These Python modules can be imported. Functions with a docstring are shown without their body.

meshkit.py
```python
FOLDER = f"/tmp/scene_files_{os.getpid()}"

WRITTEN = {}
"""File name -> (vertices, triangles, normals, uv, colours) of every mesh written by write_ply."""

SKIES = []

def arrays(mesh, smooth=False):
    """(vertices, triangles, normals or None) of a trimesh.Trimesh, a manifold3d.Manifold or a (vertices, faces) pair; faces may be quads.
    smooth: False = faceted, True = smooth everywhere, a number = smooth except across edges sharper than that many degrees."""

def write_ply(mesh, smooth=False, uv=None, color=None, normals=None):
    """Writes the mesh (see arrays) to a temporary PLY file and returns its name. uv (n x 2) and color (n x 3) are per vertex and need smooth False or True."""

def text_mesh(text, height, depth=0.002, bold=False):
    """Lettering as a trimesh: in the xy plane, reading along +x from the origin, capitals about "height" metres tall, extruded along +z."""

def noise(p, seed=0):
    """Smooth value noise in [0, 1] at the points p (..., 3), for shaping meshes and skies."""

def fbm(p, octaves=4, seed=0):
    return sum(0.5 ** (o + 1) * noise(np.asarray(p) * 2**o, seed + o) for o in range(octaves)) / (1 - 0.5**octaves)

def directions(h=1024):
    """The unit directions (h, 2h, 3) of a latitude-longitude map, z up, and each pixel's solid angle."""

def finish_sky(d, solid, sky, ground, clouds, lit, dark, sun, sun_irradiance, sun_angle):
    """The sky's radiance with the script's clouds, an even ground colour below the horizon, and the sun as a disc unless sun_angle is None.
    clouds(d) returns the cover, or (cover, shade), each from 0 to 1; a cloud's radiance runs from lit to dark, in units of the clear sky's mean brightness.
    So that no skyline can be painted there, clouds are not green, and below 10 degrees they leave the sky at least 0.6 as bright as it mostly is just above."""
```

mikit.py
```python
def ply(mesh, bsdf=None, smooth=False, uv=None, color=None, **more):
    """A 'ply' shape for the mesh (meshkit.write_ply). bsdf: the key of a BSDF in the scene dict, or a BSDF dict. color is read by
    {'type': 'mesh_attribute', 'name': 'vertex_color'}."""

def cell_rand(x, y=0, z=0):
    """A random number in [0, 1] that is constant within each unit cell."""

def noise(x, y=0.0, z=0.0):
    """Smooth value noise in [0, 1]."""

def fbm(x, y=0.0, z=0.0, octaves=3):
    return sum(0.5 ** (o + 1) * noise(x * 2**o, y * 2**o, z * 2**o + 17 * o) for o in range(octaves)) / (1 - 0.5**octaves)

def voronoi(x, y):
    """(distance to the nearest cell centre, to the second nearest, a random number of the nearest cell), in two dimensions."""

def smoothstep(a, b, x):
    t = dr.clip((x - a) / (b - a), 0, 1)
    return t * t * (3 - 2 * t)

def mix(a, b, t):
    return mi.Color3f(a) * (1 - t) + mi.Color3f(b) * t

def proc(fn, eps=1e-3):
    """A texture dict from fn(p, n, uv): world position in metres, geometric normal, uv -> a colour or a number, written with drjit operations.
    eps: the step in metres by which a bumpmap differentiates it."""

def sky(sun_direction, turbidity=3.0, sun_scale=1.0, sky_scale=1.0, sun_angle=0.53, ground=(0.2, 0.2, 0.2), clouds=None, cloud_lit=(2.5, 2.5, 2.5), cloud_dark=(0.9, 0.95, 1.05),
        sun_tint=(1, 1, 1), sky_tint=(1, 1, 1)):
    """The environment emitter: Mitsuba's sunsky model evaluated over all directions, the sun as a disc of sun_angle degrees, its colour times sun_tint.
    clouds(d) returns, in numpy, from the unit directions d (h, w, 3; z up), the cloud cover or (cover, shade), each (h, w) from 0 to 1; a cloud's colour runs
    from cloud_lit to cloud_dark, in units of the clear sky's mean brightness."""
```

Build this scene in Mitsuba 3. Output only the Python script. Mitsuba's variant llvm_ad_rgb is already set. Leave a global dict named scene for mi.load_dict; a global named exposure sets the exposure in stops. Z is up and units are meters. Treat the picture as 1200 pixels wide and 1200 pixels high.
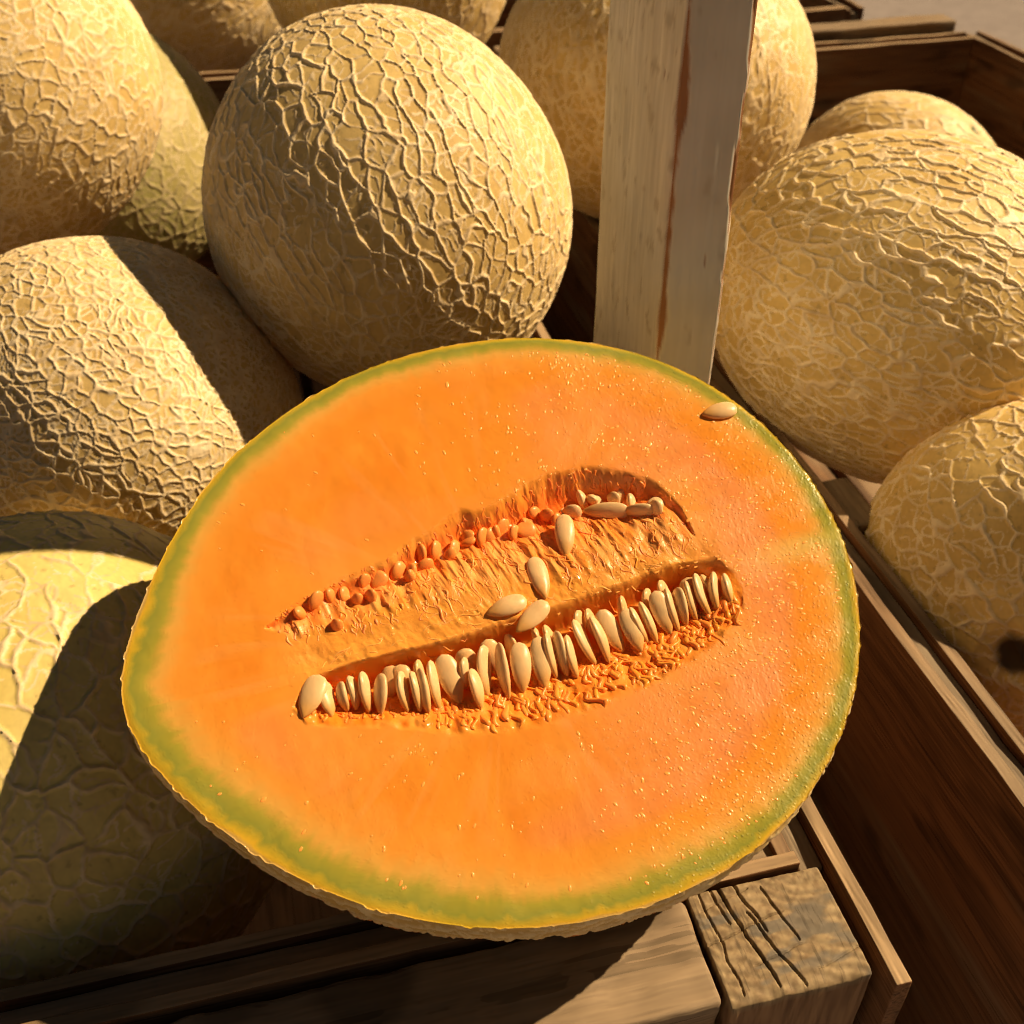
import math
import numpy as np
import trimesh
import drjit as dr
import mitsuba as mi
import mikit
import meshkit
from mikit import noise, fbm, smoothstep, mix
from scipy.interpolate import splprep, splev
from scipy.spatial import cKDTree, ConvexHull

T = mi.ScalarTransform4f
scene, labels = {}, {}

# ------------------------------------------------------------------ camera, sun, sky, exposure
PITCH = math.radians(38.0)
EYE = np.array([0.0, 0.0, 0.58])
CR = np.array([1.0, 0, 0])
CF = np.array([0, math.cos(PITCH), -math.sin(PITCH)])
CU = np.array([0, math.sin(PITCH), math.cos(PITCH)])
scene['camera'] = {'type': 'thinlens', 'fov': 2 * math.degrees(math.atan(600 / 1300)), 'fov_axis': 'x',
                   'aperture_radius': 0.0008, 'focus_distance': 0.275, 'near_clip': 0.01, 'far_clip': 200.0,
                   'to_world': T().look_at(origin=EYE.tolist(), target=(EYE + CF).tolist(), up=[0, 0, 1])}
SUN = np.array([0.69, 0.22, 0.66])
scene['sky'] = mikit.sky(SUN, turbidity=3, sun_scale=1.0, sky_scale=0.17, sun_angle=0.6, sun_tint=(1.0, 0.89, 0.70),
                         sky_tint=(1.0, 0.68, 0.42), ground=(0.22, 0.19, 0.16))
exposure = 2.3

ROT = math.radians(14.0)                     # the crates stand turned a little to the camera
EX = np.array([math.cos(ROT), math.sin(ROT), 0])
EY = np.array([-math.sin(ROT), math.cos(ROT), 0])
EZ = np.array([0, 0, 1.0])


# ------------------------------------------------------------------ helpers
def numbered(key):
    if key not in scene and key not in labels and not any(k.startswith(key + '__') for k in scene):
        return key
    n = 1
    while True:
        k = f'{key}_{n:03d}'
        if k not in scene and k not in labels and not any(q.startswith(k + '__') for q in scene):
            return k
        n += 1


def tag(key, label=None, category=None, group=None, kind=None):
    d = {}
    for a, b in (('label', label), ('category', category), ('group', group), ('kind', kind)):
        if b:
            d[a] = b
    labels[key] = d


def thing(name, label, category, group=None):
    key = numbered(name)
    tag(key, label, category, group)
    return key


def obj(name, mesh, bsdf, parent=None, smooth=False, color=None, uv=None):
    key = numbered(f'{parent}__{name}' if parent else name)
    scene[key] = mikit.ply(mesh, bsdf, smooth=smooth, color=color, uv=uv)
    return key


def sstep(a, b, x):
    t = np.clip((x - a) / (b - a), 0, 1)
    return t * t * (3 - 2 * t)


def lerp(a, b, t):
    return np.asarray(a, float) * (1 - t[..., None]) + np.asarray(b, float) * t[..., None]


def fb(p, scale, octaves=3, seed=0):
    """fbm of points in mm, features about scale mm"""
    return meshkit.fbm(np.asarray(p) / scale + 50.0 + seed * 7.3, octaves, seed)


def axis_samples(h, r, res):
    inner = np.linspace(-h + r, h - r, max(2, int(round((2 * h - 2 * r) / res)) + 1))
    return np.concatenate([[-h, -h + r * 0.35], inner, [h - r * 0.35, h]])


def rbox(size, r, res):
    """A box of this size about the origin, rounded by r, its faces gridded at res."""
    h = np.asarray(size, float) / 2
    r = min(r, h.min() * 0.95)
    res = np.broadcast_to(res, 3)
    S = [axis_samples(h[i], r, res[i]) for i in range(3)]
    V, F, off = [], [], 0
    for ax in range(3):
        a, b = (ax + 1) % 3, (ax + 2) % 3
        A, B = np.meshgrid(S[a], S[b], indexing='ij')
        na, nb = A.shape
        idx = np.arange(na * nb).reshape(na, nb)
        q = np.stack([idx[:-1, :-1], idx[1:, :-1], idx[1:, 1:], idx[:-1, 1:]], -1).reshape(-1, 4)
        for s in (-1, 1):
            P = np.zeros((na * nb, 3))
            P[:, a], P[:, b], P[:, ax] = A.ravel(), B.ravel(), s * h[ax]
            V.append(P)
            F.append((q if s > 0 else q[:, ::-1]) + off)
            off += na * nb
    V, F = np.vstack(V), np.vstack(F)
    key = np.round(V * 1e7).astype(np.int64)
    _, first, inv = np.unique(key, axis=0, return_index=True, return_inverse=True)
    inv = inv.ravel()
    V = V[first]
    F = inv[F]
    inner = np.clip(V, -h + r, h - r)
    d = V - inner
    V = inner + r * d / np.maximum(np.linalg.norm(d, axis=1, keepdims=True), 1e-12)
    F = np.vstack([F[:, [0, 1, 2]], F[:, [0, 2, 3]]])
    return V, F


def normals(V, F):
    return meshkit.arrays((V, F), True)[2]


# ------------------------------------------------------------------ materials
def wood_fn(axis, dark, mid, grey, greyness, seed, painted_sun=0.75):
    A = np.roll(np.array([0, 1, 2]), 0)

    def coords(p):
        x = p.x * EX[0] + p.y * EX[1]
        y = p.x * EY[0] + p.y * EY[1]
        c = [x, y, p.z]
        along = c[axis]
        o = [c[i] for i in range(3) if i != axis]
        return along, o[0], o[1]

    def grain(p):
        a, b, c = coords(p)
        w = fbm(a * 9 + seed, b * 40, c * 40, 2) * 0.006
        g1 = fbm(a * 14, (b + w) * 330 + seed, (c + w) * 330, 3)
        g2 = fbm(a * 80 + 3, b * 1300, c * 1300 + seed, 2)
        return g1 * 0.5 + g2 * 0.5

    def col(p, n, uv):
        a, b, c = coords(p)
        g = grain(p)
        t = fbm(a * 5 + seed * 1.7, b * 22, c * 22, 3)
        base = mix(dark, mid, smoothstep(0.28, 0.68, g * 0.65 + t * 0.35))
        up = smoothstep(0.5, 0.9, n.z) * 0.30                                # sky-facing wood weathers greyer; its sunlit look is coloured in too
        gr = smoothstep(0.62 - greyness, 0.95 - greyness * 0.6, fbm(a * 11 + 9, b * 60 + seed, c * 60, 3) + up)
        base = mix(base, mi.Color3f(grey) * (0.55 + 0.9 * g), gr)
        crack = smoothstep(0.68, 0.73, fbm(a * 16 + 2, b * 620, c * 620 + seed, 2)) * 0.4      # dark checks along the grain
        base = base * (1 - crack)
        stain = smoothstep(0.60, 0.74, fbm(a * 30 + 4, b * 70, c * 70 + seed, 2))
        lit_top = smoothstep(0.75, 0.97, n.z) * smoothstep(0.2, 0.5, g + 0.15)        # sunlit board tops, put into the colour as paler tan
        base = mix(base, mi.Color3f(0.44, 0.31, 0.18) * (0.45 + 0.95 * g), lit_top * painted_sun)
        return base * (1 - 0.45 * stain)

    def bump(p, n, uv):
        return grain(p)
    return col, bump


def wood(key, axis, dark, mid, grey, greyness, seed, scale=0.0006, rough=0.75, painted_sun=0.75):
    col, bump = wood_fn(axis, dark, mid, grey, greyness, seed, painted_sun)
    scene[key] = {'type': 'twosided', 'bsdf': {'type': 'bumpmap', 'arbitrary': mikit.proc(bump, 2e-4), 'scale': scale,
                  'bsdf': {'type': 'principled', 'base_color': mikit.proc(col), 'roughness': rough, 'specular': 0.3}}}


BROWN = ((0.085, 0.037, 0.015), (0.24, 0.115, 0.048), (0.27, 0.20, 0.13), 0.10)
GREYW = ((0.13, 0.078, 0.038), (0.285, 0.180, 0.088), (0.235, 0.175, 0.115), 0.30)
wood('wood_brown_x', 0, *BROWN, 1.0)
wood('wood_brown_y', 1, *BROWN, 5.0, painted_sun=0.12)
wood('wood_lit_y', 1, *BROWN, 9.0, painted_sun=1.0)  # lit copy of the brown wood, sun on its top edge coloured in
wood('wood_grey_x', 0, *GREYW, 2.0, painted_sun=0.15)
wood('wood_grey_y', 1, (0.09, 0.052, 0.026), (0.20, 0.125, 0.065), (0.19, 0.15, 0.105), 0.34, 7.0, painted_sun=0.1)
scene['knot_wood'] = {'type': 'twosided', 'bsdf': {'type': 'principled', 'base_color': {'type': 'rgb', 'value': [0.05, 0.022, 0.01]}, 'roughness': 0.7}}
scene['vertex_wood'] = {'type': 'twosided', 'bsdf': {'type': 'principled', 'base_color': {'type': 'mesh_attribute', 'name': 'vertex_color'}, 'roughness': 0.7, 'specular': 0.3}}
scene['vertex_paint'] = {'type': 'twosided', 'bsdf': {'type': 'principled', 'base_color': {'type': 'mesh_attribute', 'name': 'vertex_color'}, 'roughness': 0.5, 'specular': 0.4}}
scene['rind_skin'] = {'type': 'twosided', 'bsdf': {'type': 'principled', 'base_color': {'type': 'mesh_attribute', 'name': 'vertex_color'}, 'roughness': 0.52, 'specular': 0.35}}
scene['pulp_wet'] = {'type': 'twosided', 'bsdf': {'type': 'principled', 'base_color': {'type': 'mesh_attribute', 'name': 'vertex_color'}, 'roughness': 0.33, 'specular': 0.45}}


def flesh_bump(p, n, uv):
    x, y = uv.x, uv.y                         # millimetres on the cut
    d, d2, which = mikit.voronoi(x * 0.95 + y * 0.2, y * 0.80)
    drop = dr.maximum(0, 1 - dr.square(d / (0.14 + 0.26 * which))) * dr.select(which < 0.42, 1.0, 0.25)
    right = 0.45 + 0.8 * smoothstep(0, 65, x)
    knife = fbm(x * 0.10 + y * 0.03, y * 1.1 - x * 0.25, 7.5, 3)              # the blade's drag marks
    return (drop * 0.5 + fbm(x * 1.3, y * 1.0, 4.5, 2) * 0.45) * right + knife * 0.5


def wet(p, n, uv):
    return 0.16 + 0.24 * smoothstep(0.35, 0.65, fbm(uv.x * 0.09, uv.y * 0.14, 2.0, 3))


def translucent(skin, amount):
    """Lets part of the light through, as wet flesh and pulp do."""
    return {'type': 'blendbsdf', 'weight': amount, 'bsdf_0': skin, 'bsdf_1': {'type': 'principledthin', 'base_color': {'type': 'mesh_attribute', 'name': 'vertex_color'}, 'roughness': 0.6, 'diff_trans': 1.6}}


scene['flesh_cut'] = {'type': 'twosided', 'bsdf': {'type': 'bumpmap', 'arbitrary': mikit.proc(flesh_bump, 1e-4), 'scale': 0.00022, 'bsdf': {
    'type': 'principled', 'base_color': {'type': 'mesh_attribute', 'name': 'vertex_color'}, 'roughness': mikit.proc(wet), 'specular': 0.5}}}
scene['flesh_cut'] = translucent(scene['flesh_cut'], 0.20)
scene['pulp_wet'] = translucent(scene['pulp_wet'], 0.22)
scene['juice'] = {'type': 'twosided', 'bsdf': {'type': 'principled', 'base_color': {'type': 'rgb', 'value': [0.93, 0.38, 0.075]}, 'roughness': 0.26, 'specular': 1.0}}
scene['seed_coat'] = translucent({'type': 'twosided', 'bsdf': {'type': 'principled', 'base_color': {'type': 'mesh_attribute', 'name': 'vertex_color'}, 'roughness': 0.34, 'specular': 0.45}}, 0.25)


def ground_col(p, n, uv):
    g = fbm(p.x * 60, p.y * 60, 0.0, 3)
    t = fbm(p.x * 2.2, p.y * 2.2, 5.0, 3)
    return mix((0.19, 0.165, 0.165), (0.32, 0.285, 0.28), g * 0.5 + t * 0.5)


scene['paving'] = {'type': 'principled', 'base_color': mikit.proc(ground_col), 'roughness': 0.85, 'specular': 0.2}

# ------------------------------------------------------------------ the setting: ground
G = 60.0
obj('ground', (np.array([[-G, -G, 0], [G, -G, 0], [G, G, 0], [-G, G, 0.0]]), np.array([[0, 1, 2], [0, 2, 3]])), 'paving')
tag('ground', 'grey violet pavement the crates stand on', None, None, 'structure')

# ------------------------------------------------------------------ crates
TOP = 0.33


def board(parent, name, O, lo, hi, bsdf, r=0.0012, res=(0.012, 0.012, 0.012), seed=0, wear=0.0005, label=None):
    """A board between the local corners lo and hi of the crate frame at O, its edges rounded and worn."""
    lo, hi = np.asarray(lo, float), np.asarray(hi, float)
    V, F = rbox(hi - lo, r, res)
    N = normals(V, F)
    L = V + (lo + hi) / 2
    q = L * 1000 + seed * 31.7
    V = L + N * ((fb(q, 9, 3, seed) - 0.5) * 2 * wear)[:, None]
    V[:, 2] += (fb(q * [1, 1, 0], 60, 2, seed + 3) - 0.5) * 0.003        # a little bow along the board
    W = O + V[:, :1] * EX + V[:, 1:2] * EY + V[:, 2:] * EZ
    k = obj(name, (W, F), bsdf, parent, smooth=40)
    if label:
        labels[k] = {'label': label}
    return k


def wall_boards(c, O, along, lo, hi, inward, seed, fine=0.010, cut=0.0, pale=None):
    """One side: two outer boards above each other, an inner board at the top and a sunk batten between. along: 0 = x, 1 = y; inward = +1/-1 across."""
    a0, a1 = lo, hi[0]
    p = hi[1]                                   # the outer face's place across
    bs = 'wood_brown_x' if along == 0 else 'wood_brown_y'
    gs = 'wood_grey_x' if along == 0 else 'wood_grey_y'

    def span(q0, q1, z0, z1, b0=0.0):
        q = sorted((p + inward * q0, p + inward * q1))
        return ([a0 + b0, q[0], z0], [a1, q[1], z1]) if along == 0 else ([q[0], a0 + b0, z0], [q[1], a1, z1])
    res = (fine, 0.002, 0.006) if along == 0 else (0.002, fine, 0.006)
    for k, (z0, z1) in enumerate(((0.176, TOP), (0.0, 0.1745))):
        board(c, 'board', O, *span(0, 0.0042, z0, z1), pale or bs, 0.0004, res, seed + k)
    board(c, 'inner_board', O, *span(0.0118, 0.0158, 0.215, TOP - 0.001, cut), bs, 0.0004, res, seed + 5)
    board(c, 'batten', O, *span(0.0046, 0.0114, TOP - 0.05, TOP - 0.0035, cut), gs, 0.0008, res, seed + 7)


def crate(name, label, O, w, d, group, skip=()):
    """Open crate; local x from -w to 0, y from 0 to d."""
    c = thing(name, label, 'crate', group)
    if 'right' not in skip:
        wall_boards(c, O, 1, 0.0, (d, 0.0), -1, 10, cut=0.036 if 'front' in skip else 0.0, pale='wood_lit_y' if 'front' in skip else None)
    if 'left' not in skip:
        wall_boards(c, O, 1, 0.0, (d, -w), 1, 20)
    wall_boards(c, O, 0, -w + 0.0165, (-0.0165, d), -1, 30)
    if 'front' not in skip:
        wall_boards(c, O, 0, -w + 0.0165, (-0.0165, 0.0), 1, 40)
    for k in range(5):                                                    # the floor boards
        x0 = -w + 0.018 + k * (w - 0.036) / 5
        board(c, 'floor_board', O, [x0, 0.018, 0.142], [x0 + (w - 0.036) / 5 - 0.008, d - 0.018, 0.150], 'wood_brown_y', 0.001, (0.02, 0.03, 0.005), 50 + k)
    return c


NO = np.array([0.0952, 0.139, 0.0])
near = crate('wooden_crate', 'weathered wooden crate under the cut melon with a cracked corner block at its front', NO, 0.44, 0.77, 'fruit crates', skip=('front',))
# its front: two thin boards with a batten behind a heavy corner block and a heavy rail
for k, (y0, y1, zt, b, nm) in enumerate(((0.0355, 0.0395, TOP + 0.001, 'wood_brown_x', 'board'), (0.0398, 0.0472, TOP - 0.004, 'wood_grey_x', 'batten'),
                                         (0.0476, 0.0512, TOP - 0.001, 'wood_brown_x', 'inner_board'))):
    board(near, nm, NO, [-0.425, y0, 0.20 if nm != 'batten' else 0.29], [-0.0122 if nm != 'inner_board' else -0.016, y1, zt], b, 0.0004, (0.005, 0.0015, 0.006), 70 + k)
board(near, 'front_rail', NO, [-0.43, 0.0065, 0.285], [-0.0455, 0.0335, TOP - 0.0005], 'wood_grey_x', 0.0012, (0.002, 0.001, 0.003), 76, 0.0011, label='heavy weathered front rail of the crate')
board(near, 'front_rail', NO, [-0.43, 0.0045, 0.15], [-0.0455, 0.0325, 0.262], 'wood_brown_x', 0.003, (0.006, 0.004, 0.006), 78, 0.0010)


def ringw0(m):
    return np.sin((m[:, 1] * .8 + m[:, 0] * .35 + fb(m, 10, 2, 22) * 7) * 2.2)


def corner_block():
    lo, hi = np.array([-0.0440, 0.0045, 0.15]), np.array([-0.0078, 0.0345, TOP])
    V, F = rbox(hi - lo, 0.0005, (0.00026, 0.00026, 0.004))
    N = normals(V, F)
    L = V + (lo + hi) / 2
    m = L * 1000
    top = sstep(-0.004, 0.0, L[:, 2] - TOP)
    u, v = m[:, 0] + 44.0, m[:, 1] - 4.5                  # mm from the front left corner
    u = u + (fb(m * [1, 1, 0], 5, 3, 3) - .5) * 1.6
    v = v + (fb(m * [1, 1, 0], 5, 3, 4) - .5) * 1.6
    dz = np.zeros(len(m))
    # cracks across and along the end grain: (u0,v0,u1,v1,width,depth)
    for (u0, v0, u1, v1, w, dp) in ((13, 2, 8, 33, .38, 1.8), (8, 20, 6, 33, .3, .9), (19, 1, 13, 22, .33, 1.2), (16, 16, 12, 33, .35, 1.4), (4, 2, 3, 32, .3, .8), (23, 12, 19, 28, .28, .9),
                                    (0, 16, 22, 20, .3, .9), (9, 8, 24, 11, .26, .6), (2, 25, 16, 28, .25, .6), (24, 4, 40, 8, .22, .5)):
        a, b = np.array([u0, v0]), np.array([u1, v1])
        q = np.stack([u, v], -1) - a
        t = np.clip(q @ (b - a) / ((b - a) @ (b - a)), 0, 1)
        dd = np.linalg.norm(q - t[:, None] * (b - a), axis=1) * 2.1
        taper = np.sqrt(np.clip(np.minimum(t, 1 - t) * 6 + 0.1, 0, 1))
        dz -= dp * np.exp(-(dd / (w * (0.5 + taper))) ** 2)
    dz += (fb(m, 1.3, 3, 8) - 0.5) * 0.26 + (fb(m, 11, 2, 9) - 0.5) * 0.9 + ringw0(m) * .09
    edge = np.minimum(m[:, 1] - 4.5, 6)
    chip = (fb(m * [1, 0.2, 0.2], 4, 3, 12)) * np.exp(-edge / 1.6) * 2.2
    crackdark = np.clip(-dz / 1.2, 0, 1) * top
    L[:, 2] += (dz - chip) * top / 1000
    side = 1 - top
    L += N * (side * (fb(m * [1, 1, 0.15], 3, 3, 14) - 0.5) * 0.0012)[:, None]
    t = fb(m * [1, .4, 1], 3, 4, 20) * .5 + .25
    g = fb(m * [1, 1, 0.08], 1.1, 2, 21)
    c = lerp((0.17, 0.115, 0.062), (0.35, 0.265, 0.155), sstep(.25, .75, t * .5 + g * .5))
    ringw = np.sin((m[:, 1] * .8 + m[:, 0] * .35 + fb(m, 10, 2, 22) * 7) * 2.2)      # growth rings of the end grain
    c = c * (1 + .16 * ringw)[:, None]
    blot = sstep(.52, .66, fb(m * [.35, 1, 1], 4.0, 3, 25)) * top                          # grey weather stains
    c = lerp(c, (0.13, 0.12, 0.105), blot * 0.75)
    fine = sstep(.55, .72, fb(m * [1, .10, 1], .7, 3, 27)) * top
    c *= (1 - 0.42 * fine)[:, None]
    c *= (1 - 0.6 * sstep(0.35, 1, crackdark))[:, None]                    # darker down in the cracks
    c = np.where(side[:, None] > .5, lerp((0.13, 0.065, 0.03), (0.27, 0.16, 0.08), sstep(.2, .8, g)), c)
    W = NO + L[:, :1] * EX + L[:, 1:2] * EY + L[:, 2:] * EZ
    k = obj('corner_block', (W, F), 'vertex_wood', near, smooth=True, color=c)
    labels[k] = {'label': 'cracked weathered corner block at the front of the crate'}


corner_block()

LO = np.array([0.158, 0.115, 0.0])                                          # right crate, its left front corner
RW, RD = 0.428, 0.77
RO = LO + RW * EX
right = crate('wooden_crate', 'brown wooden crate on the right holding the two big lit melons', RO, RW, RD, 'fruit crates')
board(right, 'side_post', RO, [-RW + 0.0168, 0.205, 0.05], [-RW + 0.031, 0.235, TOP - 0.005], 'wood_grey_y', 0.002, (0.0015, 0.0015, 0.006), 81, 0.0012, label='rough sunlit post inside the left wall')
for kx, kz in ((-0.150, 0.270), (-0.058, 0.258)):                             # two dark knots in the back wall
    V, F = meshkit.arrays(trimesh.creation.cylinder(radius=0.0075, height=0.0016, sections=20))[:2]
    V = V[:, [0, 2, 1]] * [1.25, 1, 0.8] + [kx, RD - 0.0158, kz]
    obj('knot', (RO + V[:, :1] * EX + V[:, 1:2] * EY + V[:, 2:] * EZ, F[:, ::-1]), 'knot_wood', right)
# thick rail laid outside along the back wall's top
board(right, 'back_rail', RO, [-RW + 0.02, RD + 0.006, TOP - 0.02], [-0.02, RD + 0.028, TOP + 0.007], 'wood_grey_x', 0.002, (0.006, 0.003, 0.005), 83, 0.001)
BO = RO + (RD + 0.075) * EY + np.array([-0.06, 0.0, 0]) * 1.0
crate('wooden_crate', 'far brown crate whose rail shows at the top edge behind the others', BO, 0.42, 0.5, 'fruit crates')

# ------------------------------------------------------------------ white post between the crates


def white_post():
    t = thing('painted_post', 'upright post in peeling white paint standing behind the cut melon', 'post')
    w, d, zt = 0.0195, 0.0575, 0.29
    V, F = rbox((w, d, zt), 0.0012, (0.0006, 0.0009, 0.0018))
    N = normals(V, F)
    L = V + np.array([0, 0, TOP + zt / 2])
    m = L * 1000
    # distance along the skin from the front left edge and from the front right edge
    e = np.hypot(m[:, 0] + 1000 * w / 2, m[:, 1] + 1000 * d / 2)
    e2 = np.hypot(m[:, 0] - 1000 * w / 2, m[:, 1] + 1000 * d / 2)
    hz = m[:, 2]
    left = np.abs(N[:, 0]) > np.abs(N[:, 1])
    wid = 0.9 + 1.7 * sstep(0.34, 0.6, fb(np.stack([hz * 0, hz * 0, hz], -1), 26, 2, 4)) + 1.6 * (fb(np.stack([hz * 0, hz * 0, hz], -1), 5, 3, 6) - .5)
    wid = wid * np.where(left, 0.55, 1.0) * sstep(405, 425, hz)
    peel = sstep(0.25, -0.25, e - wid)
    wid2 = 0.5 + 1.5 * sstep(0.35, 0.65, fb(np.stack([hz * 0, hz * 0, hz], -1), 20, 3, 9))
    peel = np.maximum(peel, sstep(0.2, -0.2, e2 - wid2) * sstep(380, 400, hz))
    flake = sstep(0.80, 0.83, fb(m * [1, 1, 0.3], 5, 3, 15)) * 0.9
    peel = np.maximum(peel, flake)
    V2 = L - N * (peel * 0.0005)[:, None] + N * ((fb(m * [1, 1, 0.06], 2.0, 3, 30) - .5) * 0.0005)[:, None] + N * ((fb(m, 40, 2, 31) - .5) * 0.0012)[:, None]
    g = fb(m * [1, 1, 0.05], 1.3, 3, 33)
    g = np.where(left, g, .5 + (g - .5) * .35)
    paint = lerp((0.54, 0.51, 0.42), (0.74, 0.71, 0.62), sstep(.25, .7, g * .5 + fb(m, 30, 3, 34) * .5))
    paint = np.where(left[:, None], paint, paint * np.array([0.80, 0.83, 0.88]))            # the cooler, dimmer shade of that face is put into the colour
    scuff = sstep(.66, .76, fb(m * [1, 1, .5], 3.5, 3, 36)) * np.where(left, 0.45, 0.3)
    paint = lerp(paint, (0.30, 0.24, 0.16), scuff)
    woodc = lerp((0.20, 0.085, 0.03), (0.36, 0.17, 0.07), g)
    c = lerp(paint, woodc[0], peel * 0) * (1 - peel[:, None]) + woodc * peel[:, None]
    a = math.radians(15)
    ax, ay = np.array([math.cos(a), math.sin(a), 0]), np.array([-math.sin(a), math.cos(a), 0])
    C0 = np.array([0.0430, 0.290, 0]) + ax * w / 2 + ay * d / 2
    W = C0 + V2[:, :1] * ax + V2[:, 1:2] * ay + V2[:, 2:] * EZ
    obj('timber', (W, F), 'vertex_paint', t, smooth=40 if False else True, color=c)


white_post()

# ------------------------------------------------------------------ netted rind


def fib(n):
    i = np.arange(n) + 0.5
    z = 1 - 2 * i / n
    ph = i * math.pi * (3 - math.sqrt(5))
    r = np.sqrt(1 - z * z)
    return np.stack([r * np.cos(ph), r * np.sin(ph), z], -1)


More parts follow.
